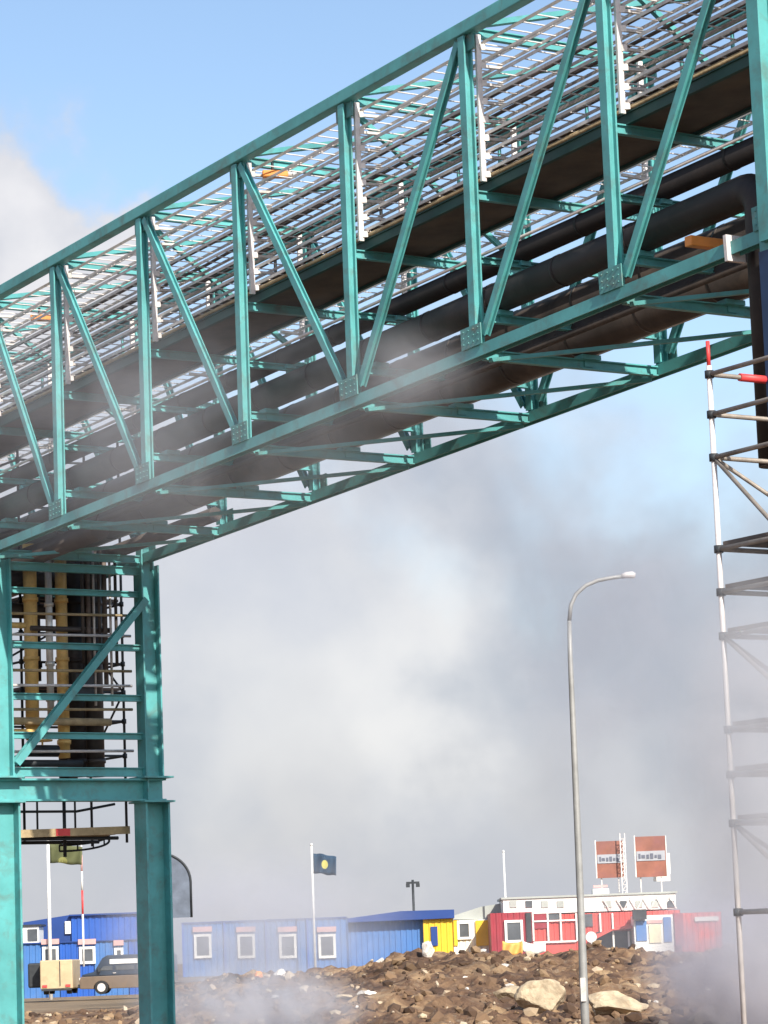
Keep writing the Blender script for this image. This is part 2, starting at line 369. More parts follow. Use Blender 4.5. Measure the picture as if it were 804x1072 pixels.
def pipe(name, v, z, r, m, label, ends=(ua+.1, ub-.1), drop=None, group='insulated pipes running through the bridge', clampz=True, n=20):
    rt = empty(name, B((ends[0]+ends[1])/2, v, z-r), label, 'pipe', group)
    a, b_ = ends
    pts = []
    if drop == 'right':
        for t in range(7):
            t_ = t/6*PI/2; pts.append(B(b_-.26+.26*math.sin(t_), v, z-.26+.26*math.cos(t_)))
        pts = [B(a, v, z)] + pts + [B(b_, v, z-3.2)]
    elif drop == 'left':
        pts = [B(b_, v, z), B(a+.6, v, z)]
        for t in range(1, 7):
            t_ = t/6*PI/2; pts.append(B(a+.6-.6*math.sin(t_), v, z-.6+.6*math.cos(t_)))
        pts.append(B(a, v, z-2.6))
    else: pts = [B(a, v, z), B(b_, v, z)]
    MB().tube(pts, r, n).build('pipe_run', m, rt)
    c = MB(); q = a+1.2
    while q < b_-1:                                        # lagging joints
        MB().tube([B(q, v, z), B(q+.05, v, z)], r+.006, n).build('cladding_band', m, rt)
        q += 1.45
    for k in range(K0+1, K1):
        u = uk(k)
        if not (a+.3 < u < b_-.6): continue
        s_ = MB(); s_.bar(B(u-.09, v, z-r-.025), B(u+.09, v, z-r-.025), r*1.1, .06)
        s_.bar(B(u-.02, v, z-r-.09), B(u+.02, v, z-r-.09), r*.5, .1)
        s_.build('pipe_shoe', TEAL if r > .1 else GALV, rt)
    return rt
pipe('pipe', .40, .76, .20, PIPED, 'black pipe nearest the front truss, bending down by the right tower', (ua+.1, 8.0), 'right')
pipe('pipe', 1.85, .83, .27, PIPE, 'fat brown pipe behind the black one, above the lowest pipe')
pipe('pipe', 1.72, .36, .27, PIPE, 'lowest fat brown pipe showing below the front bottom chord')
pipe('pipe', .75, 1.37, .14, PIPED, 'slim dark pipe at mid height above the black pipe')
for v, z_, r, lb in ((.16, 1.29, .022, 'thin conduit just above the slim dark pipe'), (2.6, .42, .03, 'thin conduit low beside the rear bottom chord'), (.95, .16, .05, 'narrow grey pipe low beside the lowest fat pipe')):
    MB().tube([B(ua+.2, v, z_), B(ub-.2, v, z_)], r, 8).build('conduit', GALV if r < .04 else PIPE, label=lb, cat='conduit', group='thin conduits in the bridge')
for a, b_, lb in ((-20, -8.2, 'short low dark pipe at the left end of the bridge'), (6.6, ub-.3, 'short low dark pipe at the right end of the bridge')):
    MB().tube([B(a, 2.52, .16), B(b_, 2.52, .16)], .12, 14).build('pipe', PIPE, label=lb, cat='pipe', group='insulated pipes running through the bridge')
for a, b_, v, z_, r, lb in ((-20, -9.2, .95, .02, .17, 'big brown pipe low at the left end beside the tower top'),):
    MB().tube([B(a, v, z_), B(b_, v, z_)], r, 14).build('pipe', PIPE, label=lb, cat='pipe', group='insulated pipes running through the bridge')
# walkway
wk = empty('walkway', B(0, .9, 2.1), 'brown walkway with dark green edge channels running through the bridge', 'walkway')
MB().bar(B(ua, .77, 2.16), B(ub, .77, 2.16), 1.0, .05).build('floor', DECK, wk)
for v in (.25, 1.3):
    c = MB(); c.ibeam(B(ua, v, 2.17), B(ub, v, 2.17), .15, .06, ZU, .012); c.build('edge_channel', DTEAL, wk)
u = ua+.7
while u < ub-.3:                                            # stanchions of the inner handrail
    MB().bar(B(u, 1.3, 2.24), B(u, 1.3, 3.15), .035, .035, NV).build('guard_post', TEAL if int(u*3) % 3 else DARK, wk); u += .97
for z_ in (2.7, 3.15): MB().tube([B(ua+.2, 1.3, z_), B(ub-.2, 1.3, z_)], .018, 8).build('handrail', GALV, wk)
hr = MB()
hr.tube([B(ua, .25, 2.29), B(ub, .25, 2.29)], .03, 8); hr.build('toe_rail', PLANK, wk)
# cable ladders
ordn = ['topmost', 'second', 'third', 'fourth', 'fifth', 'sixth', 'seventh', 'lowest']
for side, v0, v1, where in ((0, .20, .50, 'front'), (1, WD-.56, WD-.24, 'rear')):
    for i in range(8):
        if side and (i < 3 or i == 7): continue
        if i == 0: v1 = .66
        elif side == 0: v1 = .50
        z_ = 4.02 - i*.238
        rt = empty('cable_ladder', B(0, (v0+v1)/2, z_), '%s galvanised cable ladder in the stack along the %s truss' % (ordn[i] if side == 0 else ordn[(0, 1, 2, 7)[i-3]], where), 'cable ladder', 'cable ladders stacked in the bridge')
        rl = random.Random(i*7+side)
        m = MB()
        for v in (v0, v1): m.bar(B(ua+.3, v, z_), B(ub-.3, v, z_), .010, .042)
        m.build('side_rails', GALV, rt)
        m = MB(); u = ua+.4
        while u < ub-.4:
            m.bar(B(u, v0+.01, z_-.01), B(u, v1-.01, z_-.01), .022, .012); u += .29
        m.build('rungs', GALV_L, rt)
        nc = (0, 0, 0, 1, 2, 2, 1, 3)[i] - (0 if side == 0 else 1)
        if nc > 0:
            m = MB()
            for j in range(nc):
                vv = v0+.06+(v1-v0-.12)*(j+.5)/nc + rl.uniform(-.02, .02); r = rl.uniform(.014, .026)
                pts = []; u = ua+.3; ph = rl.uniform(0, 6)
                while u < ub-.3:
                    pts.append(B(u, vv+math.sin(u*1.1+ph)*.015+rl.uniform(-.008, .008), z_+.015+r+abs(rl.gauss(0, .008)))); u += .7
                m.tube(pts, r, 6)
            m.build('cables', CABLE, rt)
# comb posts with cantilever arms beside every truss post
numw = ['first', 'second', 'third', 'fourth', 'fifth', 'sixth', 'seventh', 'eighth', 'ninth', 'tenth', 'eleventh', 'twelfth', 'thirteenth', 'fourteenth']
for side in (0, 1):
    for k in range(K0+1, K1):
        u = uk(k)+.10
        vp, vt, sg = (.13, .52, 1) if side == 0 else (WD-.19, WD-.58, -1)
        vis = k+3 if k >= -3 else None
        where = 'front' if side == 0 else 'rear'
        lb = ('galvanised rack post with eight arms beside the %s %s truss post from the left' % (numw[k+4], where)) if -4 <= k <= 3 else ('galvanised rack post beside a %s truss post beyond the %s tower' % (where, 'left' if k < 0 else 'right'))
        rt = empty('cable_rack', B(u, vp, 2.1), lb, 'cable rack', 'galvanised cable racks on the truss posts')
        m = MB(); m.bar(B(u, vp, 2.2), B(u, vp, 4.12), .04, .075, NV)
        m.build('upright', GALV_L, rt)
        for i in range(8):
            z_ = 4.02-i*.238-.055
            if side and (i < 3 or i == 7): continue
            a = MB(); a.bar(B(u, vp+sg*.04, z_-.015), B(u, vt, z_), .05, .035)
            a.bar(B(u+.035, vp+sg*.05, z_-.05), B(u+.035, vp+sg*.05, z_+.03), .02, .07)
            a.build('arm', GALV, rt)
# intermediate hangers (dark short posts between the trays)
# loose fittings on the bridge
def fitting(name, p0, p1, w, h, m, label, cat):
    MB().bar(p0, p1, w, h).build(name, m, None, .01, label, cat)
fitting('timber_batten', B(7.0, .12, .36), B(7.0, .62, .36), .12, .12, ORNG, 'orange bar lying across the bottom of the bridge near the right tower', 'bar')
def worklamp(u, v, z, label):
    rt = empty('work_lamp', B(u, v, z), label, 'lamp', 'orange lamps under the top bracing')
    m = MB(); m.bar(B(u-.09, v-.12, z), B(u+.09, v+.2, z-.02), .14, .10); m.build('housing', ORNG, rt, .02)
    m = MB(); m.tube([B(u+.06, v+.2, z-.01), B(u+.08, v+.34, z)], .05, 10); m.build('lens', SILV, rt)
    MB().bar(B(u, v, z+.05), B(u, v, z+.16), .03, .03, NV).build('bracket', DARK, rt)
worklamp(-2.62, .42, 3.95, 'small orange lamp hanging under the top chord left of the middle post')
worklamp(-10.9, .8, 3.9, 'small orange lamp under the top chord at the far left end')

# ---------------------------------------------------------------- left tower
UT = -11.35
VN, VF = .17, WD+.02
def T(v, z, du=0): q = B(UT+du, v, 0); return Vector((q.x, q.y, q.z+z))
tw = empty('support_tower', (T(WD/2, 0).x, T(WD/2, 0).y, 0), 'teal steel portal tower holding up the left end of the bridge', 'tower')
ZB = -3.92; GR = -T(0, 0).z
DH = Vector((D.x, D.y, 0)).normalized()
for v, w1, w2 in ((VN, .34, .46), (VF, .34, .46)):
    MB().ibeam(T(v, -.12), T(v, ZB+.19), w1, w1*.85, NV, .022).build('upper_leg', TEAL, tw)
    MB().ibeam(T(v, ZB-.19), T(v, GR-.2), w2, w2*.9, NV, .028).build('lower_leg', TEAL, tw)
    MB().box(T(v, ZB+.205), (.56, .56, .03), -YAW).build('base_plate', TEAL, tw)
    MB().box(T(v, ZB-.20), (.58, .58, .03), -YAW).build('base_plate', TEAL, tw)
m = MB(); m.ibeam(T(VN-.2, ZB), T(VF+.2, ZB), .37, .30, ZU, .024); m.build('main_beam', TEAL, tw)
for v in (VN, VF):
    MB().bar(T(v-.17, ZB, .02), T(v-.15, ZB, .02), .34, .33, ZU).build('stiffener', TEAL, tw)
for z_, h in ((-.22, .14), (-.62, .10), (-1.53, .11), (-2.38, .11), (-3.02, .11), (ZB+.30, .15)):
    MB().ibeam(T(VN+.15, z_), T(VF-.15, z_), h, .10, ZU, .012).build('cross_bar', TEAL, tw)
MB().ibeam(T(VN+.2, -3.5, .12), T(VF-.1, -.72, .12), .15, .12, DH, .014).build('diagonal_brace', TEAL, tw)
# pipes dropping inside the tower
GP = 'pipes dropping down inside the left tower'
def vpipe(v, du, r, z0, z1, m, label, coll=None):
    rt = empty('drop_pipe', T(v, z1, du), label, 'pipe', GP)
    MB().tube([T(v, z0, du), T(v, z1, du)], r, 16).build('pipe_run', m, rt)
    c = MB()
    for z_ in (z0-.9, z0-1.9, z1+.3): c.tube([T(v, z_, du), T(v, z_-.07, du)], r+.02, 16)
    c.build('flange', m, rt)
vpipe(1.12, -.75, .115, .3, -3.0, YEL, 'leftmost yellow clad pipe inside the left tower')
vpipe(1.40, -.62, .06, .2, -2.6, SILV, 'thin bright silver pipe between the two yellow pipes')
vpipe(1.70, -.75, .10, .3, -3.3, YEL, 'right yellow clad pipe beside the dark pipes')
vpipe(2.02, -.9, .15, .3, -3.6, PIPED, 'left dark pipe inside the left tower')
vpipe(2.36, -.9, .16, .3, -3.6, PIPE, 'rightmost grey brown pipe inside the left tower')
vpipe(.62, -.95, .16, .3, -3.6, PIPED, 'black pipe close behind the left leg')
vpipe(2.62, -1.1, .07, .2, -1.7, PIPE, 'short narrow pipe near the right leg top')
for v0_, v1_, z_, r, m, lb in ((.3, 2.45, -2.72, .065, PLANK, 'long tan horizontal pipe crossing the tower'), (.3, 1.25, -2.90, .05, YEL, 'short yellow horizontal pipe under the tan one'), (.3, 1.9, -3.42, .06, DARK, 'dark horizontal pipe low in the tower'), (.3, .9, -1.12, .05, YEL, 'short yellow branch pipe high beside the left leg'), (1.0, 2.5, -1.16, .045, PIPE, 'thin brown branch pipe crossing the drop pipes')):
    MB().tube([T(v0_, z_, -.5), T(v1_, z_, -.5)], r, 12).build('branch_pipe', m, label=lb, cat='pipe', group='horizontal pipes crossing inside the left tower')
# valve clutter low in the tower
vr = random.Random(5)
va = empty('valve_set', T(1.2, -3.55, -.7), 'dark valve with handwheel low inside the left tower', 'valve')
MB().tube([T(.95, -3.2, -.6), T(1.5, -3.2, -.6)], [.1, .1], 12).build('valve_body', DARK, va)
m = MB(); c_ = T(1.22, -3.03, -.6); m.tube([c_+Vector((math.cos(a)*.16, math.sin(a)*.16, 0)) for a in [i*PI/8 for i in range(17)]], .015, 6)
m.tube([c_, c_-ZU*.15], .018, 6); m.bar(c_-DH*.16, c_+DH*.16, .02, .02); m.build('handwheel', YEL, va)
for v_, du_, r_, z1_, lb in ((.86, -1.45, .13, -3.6, 'black pipe added to fill the dark behind the left yellow pipe'), (1.52, -1.5, .14, -1.9, 'short black pipe added to fill the dark behind the silver pipe'), (2.2, -1.6, .16, -3.6, 'hindmost dark pipe added to fill the dark behind the grey brown pipe')):  # dark pipes added to deepen the shaded tower interior
    vpipe(v_, du_, r_, .3, z1_, PIPED, lb)
for z_, r_, a_, b_, lb in ((-.30, .20, .25, 2.35, 'fat dark pipe added to fill the shade at the left tower top'), (-.78, .13, .25, 1.9, 'dark pipe added just below the fat one to fill the shade')):  # added dark pipes standing in for the shade under the bridge
    MB().tube([T(a_, z_, -1.05), T(b_, z_, -1.05)], r_, 16).build('branch_pipe', PIPED if r_ > .15 else PIPE, label=lb, cat='pipe', group='horizontal pipes crossing inside the left tower')  # these two branch pipes are added to fill the shade
for i in range(7):
    v_ = 1.95+i*.105; rt = MB().tube([T(v_, .25, -.45), T(v_, -1.75-.35*(i % 3), -.45)], (.028, .04, .022)[i % 3], 8)
    rt.build('riser_cable', (PIPE, CABLE, GALV)[i % 3], label='thin riser conduit in front of the dark drop pipes', cat='conduit', group='thin riser conduits inside the left tower')
for v_, z_, w_, h_, lb in ((.45, -.55, .3, .5, 'dark junction box high beside the left tower leg'), (1.95, -2.1, .34, .42, 'dark junction box on the dark drop pipes'), (.42, -2.0, .2, .7, 'tall narrow dark box beside the left tower leg')):
    MB().bar(T(v_-w_/2, z_, -.5), T(v_+w_/2, z_, -.5), .18, h_).build('junction_box', DARK, None, .01, lb, 'junction box')
# fence of thin verticals : caged ladder climbing behind
def scaffold(name, label, org, du, nv, lv, lw, zs, ztop, zbot, decks, diags, rpost, mats, whichred=None):
    """rect scaffold: org corner, du/nv unit vectors, lv (levels)"""
    rt = empty(name, (org.x, org.y, zbot), label, 'scaffold')
    a, b_ = lw
    cs = [(0, 0), (a, 0), (0, b_), (a, b_)]
    for (p, q) in cs:
        base = org + du*p + nv*q
        m = MB(); m.tube([Vector((base.x, base.y, zbot)), Vector((base.x, base.y, ztop))], rpost, 10)
        z_ = zbot+.6
        m.build('standard', mats[0], rt)
        c = MB(); z_ = zbot+.8
        for z_ in zs: MB().tube([Vector((base.x, base.y, z_-.04)), Vector((base.x, base.y, z_+.04))], rpost*1.7, 10).build('coupler', DARK, rt)
    for z_ in zs:
        for (p, q), (p2, q2) in (((0, 0), (a, 0)), ((0, b_), (a, b_)), ((0, 0), (0, b_)), ((a, 0), (a, b_))):
            A = org+du*p+nv*q; C_ = org+du*p2+nv*q2
            MB().tube([Vector((A.x, A.y, z_)), Vector((C_.x, C_.y, z_))], rpost*.9, 8).build('ledger', mats[1], rt)
    for z_ in decks:
        A = org+du*a/2+nv*b_/2
        k_ = 4
        for j in range(k_):
            w = (b_-.08)/k_; v_ = .04+w*(j+.5)
            P0 = org+du*.02+nv*v_; P1 = org+du*(a-.02)+nv*v_
            MB().bar(Vector((P0.x, P0.y, z_+.06)), Vector((P1.x, P1.y, z_+.06)), w-.012, .045).build('plank', mats[2], rt)
    for (p, q, z0, p2, q2, z1) in diags:
        A = org+du*p+nv*q; C_ = org+du*p2+nv*q2
        MB().tube([Vector((A.x, A.y, z0)), Vector((C_.x, C_.y, z1))], rpost*.8, 8).build('diagonal_tube', mats[1], rt)
    return rt
o1 = T(1.35, 0, -2.9); zz = o1.z
scaffold('scaffold_tower', 'dark narrow access scaffold behind the left tower', o1, DH, NV, None, (1.3, 1.95),
         [zz+q for q in (2.0, 1.4, .8, .2, -.45, -1.0, -1.5, -2.0, -2.5, -3.1, -3.6)], zz+2.6, T(0, -4.72).z, [zz-.45, zz-2.0], [(0, 1.95, zz-3.1, 1.3, 1.95, zz-2.0), (1.3, 1.95, zz-2.0, 0, 1.95, zz-1.0), (0, 0, zz-1.5, 0, 1.95, zz-.45)], .024, (DARK, DARK, DECK))
for i, z_ in enumerate((-.95, -1.3, -1.9, -2.15, -2.55, -3.25)):
    MB().tube([T(.3, z_, -.35), T(2.8, z_+.03, -.35)], .024, 8).build('scaffold_tube', GALV_L if i % 2 else PLANK, label='pale horizontal scaffold tube in front of the drop pipes', cat='scaffold tube', group='pale horizontal tubes across the left tower')
# small scaffold platform hanging below the main beam
pf = empty('scaffold_platform', T(1.4, -4.75, -1.2), 'timber scaffold platform with red marker below the tower beam', 'platform')
zp = -4.54
for j in range(4):
    MB().bar(T(.2, zp, -.6-j*.24), T(2.75, zp, -.6-j*.24), .225, .05).build('plank', PLANK, pf)
MB().bar(T(.2, zp-.06, -.46), T(2.75, zp+.0, -.46), .03, .13).build('toe_board', PLANK, pf)
MB().bar(T(1.36, zp-.03, -.44), T(1.62, zp-.03, -.44), .012, .12).build('marker', RED, pf)
for du in (-.6, -1.3): MB().tube([T(.2, zp-.12, du), T(2.6, zp-.12, du)], .03, 8).build('bearer', DARK, pf)
for v in (.45, 1.05, 1.75): MB().tube([T(v, zp+.02, -.5), T(v, zp+.75, -.5)], .018, 8).build('guard_post', DARK, pf)
MB().tube([T(.2, -4.22, -.5), T(1.78, -4.22, -.5), T(2.5, -4.1, -.5)], .022, 8).build('guard_rail', DARK, pf)
MB().tube([T(1.75, zp-.4, -.9), T(1.75, zp+.6, -.9)], .03, 8).build('guard_post', DARK, pf)
m = MB(); arc = [T(1.85+.95*math.sin(t), zp-.10-.17*math.cos(t)*1.0, -1.3) for t in [i/14*PI*.55 for i in range(15)]]
m.tube(arc, .02, 6); m.tube([q+ZU*.10 for q in arc], .02, 6)
for q in arc[::3]: m.tube([q, q+ZU*.10], .015, 6)
m.build('lattice_hoop', DARK, pf)
# ---------------------------------------------------------------- right tower and scaffold
LEG_SHADE = mat('shaded_leg_paint', (.012, .045, .12), .5, 0, .2, 3)  # shadow on the right tower legs put into a dark blue colour
rtw = empty('support_tower', (B(8.42, WD/2, 0).x, B(8.42, WD/2, 0).y, 0), 'tower leg pair under the right end of the bridge, its shade put into the dark colour', 'tower')
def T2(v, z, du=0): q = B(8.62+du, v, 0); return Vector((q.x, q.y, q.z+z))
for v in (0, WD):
    MB().ibeam(T2(v, -.2), T2(v, -T2(v, 0).z-.2), .25, .22, NV, .02).build('leg', LEG_SHADE, rtw)
for z_ in (-.3, -3.9, -7): MB().ibeam(T2(.15, z_), T2(WD-.15, z_), .3, .2, ZU, .02).build('cross_bar', LEG_SHADE, rtw)
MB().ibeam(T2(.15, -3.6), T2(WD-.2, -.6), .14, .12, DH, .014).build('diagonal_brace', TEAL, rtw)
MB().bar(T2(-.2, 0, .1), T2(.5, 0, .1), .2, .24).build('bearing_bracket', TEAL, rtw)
oo = B(8.42, 0, 0); SO = at(743, 400, 31.6); SO.z = 0
lv = [at(743+(y_-400)*.05, y_, 31.6).z for y_ in (392, 434, 479, 575, 620, 666, 764, 811, 862, 955)]
sc2 = scaffold('scaffold_tower', 'galvanised tube scaffold tower rising through steam at the right edge', SO, DH, NV, None, (2.0, 3.4), lv,
         at(741, 383, 31.6).z, 0, [lv[3]+.0, lv[4], lv[5], lv[6], lv[7], lv[8]],
         [(0, 0, lv[2], 2.0, 0, lv[4]-.4), (0, 0, lv[2], 0, 3.4, lv[3]-.7), (0, 0, lv[5], 2, 0, lv[7]), (0, 0, lv[5], 0, 3.4, lv[8]), (0, 0, lv[8], 0, 3.4, lv[9]-1), (0, 0, lv[8], 2, 0, lv[9]-.5)], .03, (GALV_L, mat('ledger_tube', (.30, .26, .22), .6, .2, .3, 5), DECK))
SOt = Vector((SO.x, SO.y, at(741, 383, 31.6).z))
MB().tube([SOt, SOt+ZU*.27], .022, 8).build('post_top', RED, sc2)
q0 = SO+NV*.42; q1 = SO+NV*1.0
MB().tube([Vector((q0.x, q0.y, lv[0])), Vector((q1.x, q1.y, lv[0]))], .045, 8).build('marker_sleeve', RED, sc2)

# ---------------------------------------------------------------- street lamp
LY = 52.
LPOLE = mat('weathered_zinc', (.33, .33, .32), .55, .2, .2, 3)
lp = empty('street_lamp', (at(612, 1068, LY).x, LY, 0), 'tall galvanised street lamp with a curved arm in front of the cabins', 'street lamp')
pts = [at(x_, y_, LY) for x_, y_ in ((612.5, 1072), (606, 900), (600, 760), (597, 690), (596, 650), (597.5, 634), (603, 622), (613, 613), (626, 607.5), (642, 604.5), (652, 603.3))]
pts[0].z = 0; pts = [Vector((q.x, LY, q.z)) for q in pts]
pts.insert(1, Vector((pts[0].x*.8+pts[1].x*.2, LY, pts[1].z*.2)))
MB().tube(pts[:3]+pts[3:6], [.076, .074, .062, .052, .044, .038], 14).build('pole', LPOLE, lp)
MB().tube(pts[5:], .036, 12).build('arm', LPOLE, lp)
e0, e1 = pts[-1], at(664, 602, LY)
m = MB(); m.tube([e0-Vector((.02, 0, 0)), e0+Vector((.06, 0, .02)), e0+Vector((.17, 0, .02)), e1+Vector((.02, 0, .0))], [.045, .055, .065, .035], 12); m.build('lamp_head', GALV_L, lp)
MB().tube([e1-Vector((.04, 0, .05)), e1-Vector((.04, 0, -.03))], .05, 10).build('lens', SILV, lp)
MB().box((pts[0].x-.01, LY-.09, 1.0), (.09, .03, .4)).build('access_door', GALV, lp)
MB().tube([(pts[0].x, LY, 0), (pts[0].x, LY, .05)], .2, 14).build('base_flange', GALV, lp)

# ---------------------------------------------------------------- far site cabins
BLUE = mat('blue_cladding', (.055, .17, .43), .55, 0, .1, 1, (.12, .2, .4), .3, 1.2)
BLUE2 = mat('blue_cladding_deep', (.02, .10, .42), .5, 0, .1, 1)
DBLUE = mat('dark_blue_trim', (.012, .05, .22), .5, 0, .1, 1)
YELW = mat('yellow_cladding_panel', (.80, .50, .03), .55, 0, .08, 1, (.5, .3, .05), .3, 1)
WHT = mat('white_panel', (.80, .79, .74), .55, 0, .05, 2, (.5, .48, .44), .3, 1.4)
ROOFW = mat('grey_roof', (.38, .40, .37), .6, 0, .1, 1)
REDP = mat('red_panel', (.58, .075, .06), .5, 0, .12, 1, (.5, .12, .08), .3, 1)
DRED = mat('dark_red_panel', (.30, .025, .04), .55, 0, .12, 1)
GLASS = mat('window_glass', (.10, .11, .12), .12, 0, .3, 1)
LINT = mat('pink_blind', (.62, .36, .34), .6, 0, .1, 2)
def bx(px0, py0, px1, py1, Y, depth):
    pm = (py0+py1)/2 if py1 < 950 else 975
    """box whose front face spans those photo bounds at distance Y"""
    x0, x1 = at(px0, pm, Y).x, at(px1, pm, Y).x; zt, zb = ZZ((px0+px1)/2, py0, Y), ZZ((px0+px1)/2, py1, Y)
    return x0, x1, zb, zt
def panel(name, m, par, px0, py0, px1, py1, Y, th=.06, bevel=0, label=None):
    x0, x1, zb, zt = bx(px0, py0, px1, py1, Y, 0)
    return MB().box(((x0+x1)/2, Y, (zb+zt)/2), (x1-x0, th, zt-zb)).build(name, m, par, bevel, label)
def corr(x0, x1, y0, y1, z0, z1, pitch=.28, dp=.035):
    """corrugated container shell, closed"""
    mb = MB(); n = max(2, int((x1-x0)/pitch)); pts = []
    for i in range(n):
        a = x0+(x1-x0)*i/n; w = (x1-x0)/n
        pts += [(a, y0), (a+w*.4, y0), (a+w*.5, y0+dp), (a+w*.9, y0+dp)]
    pts += [(x1, y0), (x1, y1), (x0, y1)]
    k = len(pts); vs = [(p[0], p[1], z_) for z_ in (z0, z1) for p in pts]
    mb.add(vs, [(i, (i+1) % k, k+(i+1) % k, k+i) for i in range(k)]+[tuple(range(k-1, -1, -1)), tuple(range(k, 2*k))]); return mb
def window(par, pcx, pcy, w, h, Y, blind=True):
    x_, z_ = X(pcx, Y), ZZ(pcx, pcy, Y); y_ = Y-.03
    m = MB(); t = .13
    for sx in (-1, 1): m.box((x_+sx*(w-t)/2, y_, z_), (t, .12, h))
    for sz in (-1, 1): m.box((x_, y_, z_+sz*(h-t)/2), (w-2*t, .12, t))
    fr = m.build('window', WHT, par)
    MB().box((x_, y_+.01, z_), (w-2*t, .03, h-2*t)).build('pane', GLASS, fr)
    if blind: MB().box((x_, y_-.02, z_+h/2+.24), (w*1.1, .16, .26)).build('shutter_box', LINT, fr)
    return fr
YC = 152.
edges = [190, 233.5, 277, 320.5, 363]
wl = ['leftmost blue cabin of the row with one white window', 'second blue cabin of the row from the left', 'third blue cabin of the row from the left', 'fourth blue cabin of the row, its window below the green flag']
for i in range(4):
    x0, x1 = X(edges[i], YC)+.015, X(edges[i+1], YC)-.015; zt = ZZ(277, 964.5, YC); zb = gz(x0, 150)-.1
    rt = empty('site_cabin', ((x0+x1)/2, YC+3, zb), wl[i], 'cabin', 'blue site cabins in a row')
    corr(x0, x1, YC, YC+6, zb, zt).build('wall', BLUE, rt)
    MB().box(((x0+x1)/2, YC+3, zt+.04), (x1-x0, 6.1, .09)).build('roof', DBLUE, rt)
    MB().box((x0+.05, YC-.02, (zb+zt)/2), (.09, .06, zt-zb)).build('corner_post', BLUE2, rt)
    window(rt, (212, 257.5, 301, 342)[i], 990.5, .88, 1.2, YC-.04)
# receding blue building with dark roof and yellow end
Y2 = 158.
rt = empty('site_building', (X(400, Y2), Y2+4, .9), 'long blue building with a dark blue roof and a yellow end', 'building')
x0, x1 = X(361, Y2), X(443, Y2)
corr(x0, x1, Y2, Y2+8, .8, ZZ(400, 964, Y2)).build('wall', BLUE, rt)
x2 = X(474, Y2)
corr(x1+.01, x2, Y2-.4, Y2+8, .8, ZZ(460, 962, Y2)).build('end_wall', YELW, rt)
zt = ZZ(400, 963, Y2)
m = MB(); m.extrude([(X(362, Y2), ZZ(400, 965, Y2)+.02), (x2+.1, ZZ(470, 962, Y2)+.03), (x2+.1, ZZ(470, 952.5, Y2)), (X(420, Y2), ZZ(420, 954, Y2)), (X(362, Y2), ZZ(362, 962, Y2))], Y2-.7, Y2+8.3); m.build('roof', DBLUE, rt)
panel('door', DBLUE, rt, 451, 970, 458, 990, Y2-.45)
# white / yellow cabin with pale roof
Y3 = 160.
rt = empty('site_cabin', (X(494, Y3), Y3+4, .9), 'small white and yellow cabin with a pale pitched roof', 'cabin')
x0, x1 = X(474.5, Y3), X(513, Y3)
corr(x0, x1, Y3, Y3+8, .8, ZZ(494, 963, Y3)).build('wall', WHT, rt)
panel('yellow_panel', YELW, rt, 498, 963.5, 512.5, 990, Y3-.06); panel('yellow_panel', YELW, rt, 475, 963.5, 479, 990, Y3-.06)
window(rt, 486, 974, .75, .95, Y3-.04, False)
m = MB(); m.extrude([(X(472, Y3), ZZ(474, 962.5, Y3)), (X(530, Y3), ZZ(530, 962.5, Y3)), (X(530, Y3), ZZ(530, 945, Y3)), (X(505, Y3), ZZ(505, 949, Y3)), (X(472, Y3), ZZ(474, 959.5, Y3))], Y3+.3, Y3+8.3); m.build('roof', ROOFW, rt)
# red building with white upper storey
Y4 = 156.
rt = empty('site_office', (X(610, Y4), Y4+5, .9), 'red site office block with a white upper storey', 'building')
corr(X(513.5, Y4), X(557, Y4), Y4-.6, Y4+6, .8, ZZ(535, 955.5, Y4)).build('wing_wall', DRED, rt)
corr(X(557.3, Y4), X(713, Y4), Y4, Y4+7, .8, ZZ(630, 955.5, Y4)).build('wall', REDP, rt)
window(rt, 538, 975, .95, 1.15, Y4-.64, False)
panel('door', DARK, rt, 551, 955.5, 556.5, 986, Y4-.64)
x0, x1, zb, zt = bx(528, 938.5, 709, 954.5, Y4+.3, 0)
MB().box(((x0+x1)/2, Y4+3.5, (zb+zt)/2), (x1-x0, 6.4, zt-zb)).build('upper_storey', WHT, rt)
MB().box(((x0+x1)/2, Y4+3.5, zt+.06), (x1-x0+.2, 6.6, .10)).build('roof', ROOFW, rt)
for i in range(11):
    px = 535+i*16.5
    if 600 < px < 618: continue
    panel('window', GLASS if i % 3 == 1 else ROOFW, rt, px, 943, px+7, 950, Y4+.27)
m = MB()
for i in range(6):
    a = X(626+i*14, Y4); b_ = X(633+i*14, Y4); c_ = X(640+i*14, Y4)
    zl, zh = ZZ(660, 953, Y4), ZZ(660, 940, Y4)
    m.bar(Vector((a, Y4+.2, zl)), Vector((b_, Y4+.2, zh)), .05, .05); m.bar(Vector((b_, Y4+.2, zh)), Vector((c_, Y4+.2, zl)), .05, .05)
m.build('parapet_lattice', GALV, rt)
for px in (557.5, 573, 586.5, 603, 628, 641):
    panel('frame_post', WHT, rt, px, 956, px+1.8, 985, Y4-.07, .1)
panel('frame_rail', WHT, rt, 558, 963, 603, 964.6, Y4-.13, .03); panel('frame_rail', WHT, rt, 558, 985, 603, 987, Y4-.13, .03)
panel('red_panel', DRED, rt, 559.6, 957, 572.6, 972, Y4-.05, .04); panel('dark_window', GLASS, rt, 574.8, 957, 586, 962.5, Y4-.05, .04)
panel('dark_window', GLASS, rt, 607, 957, 621, 970, Y4-.05, .04)
panel('red_skirt', REDP, rt, 571, 989, 602, 1002, Y4-1.2, .2)
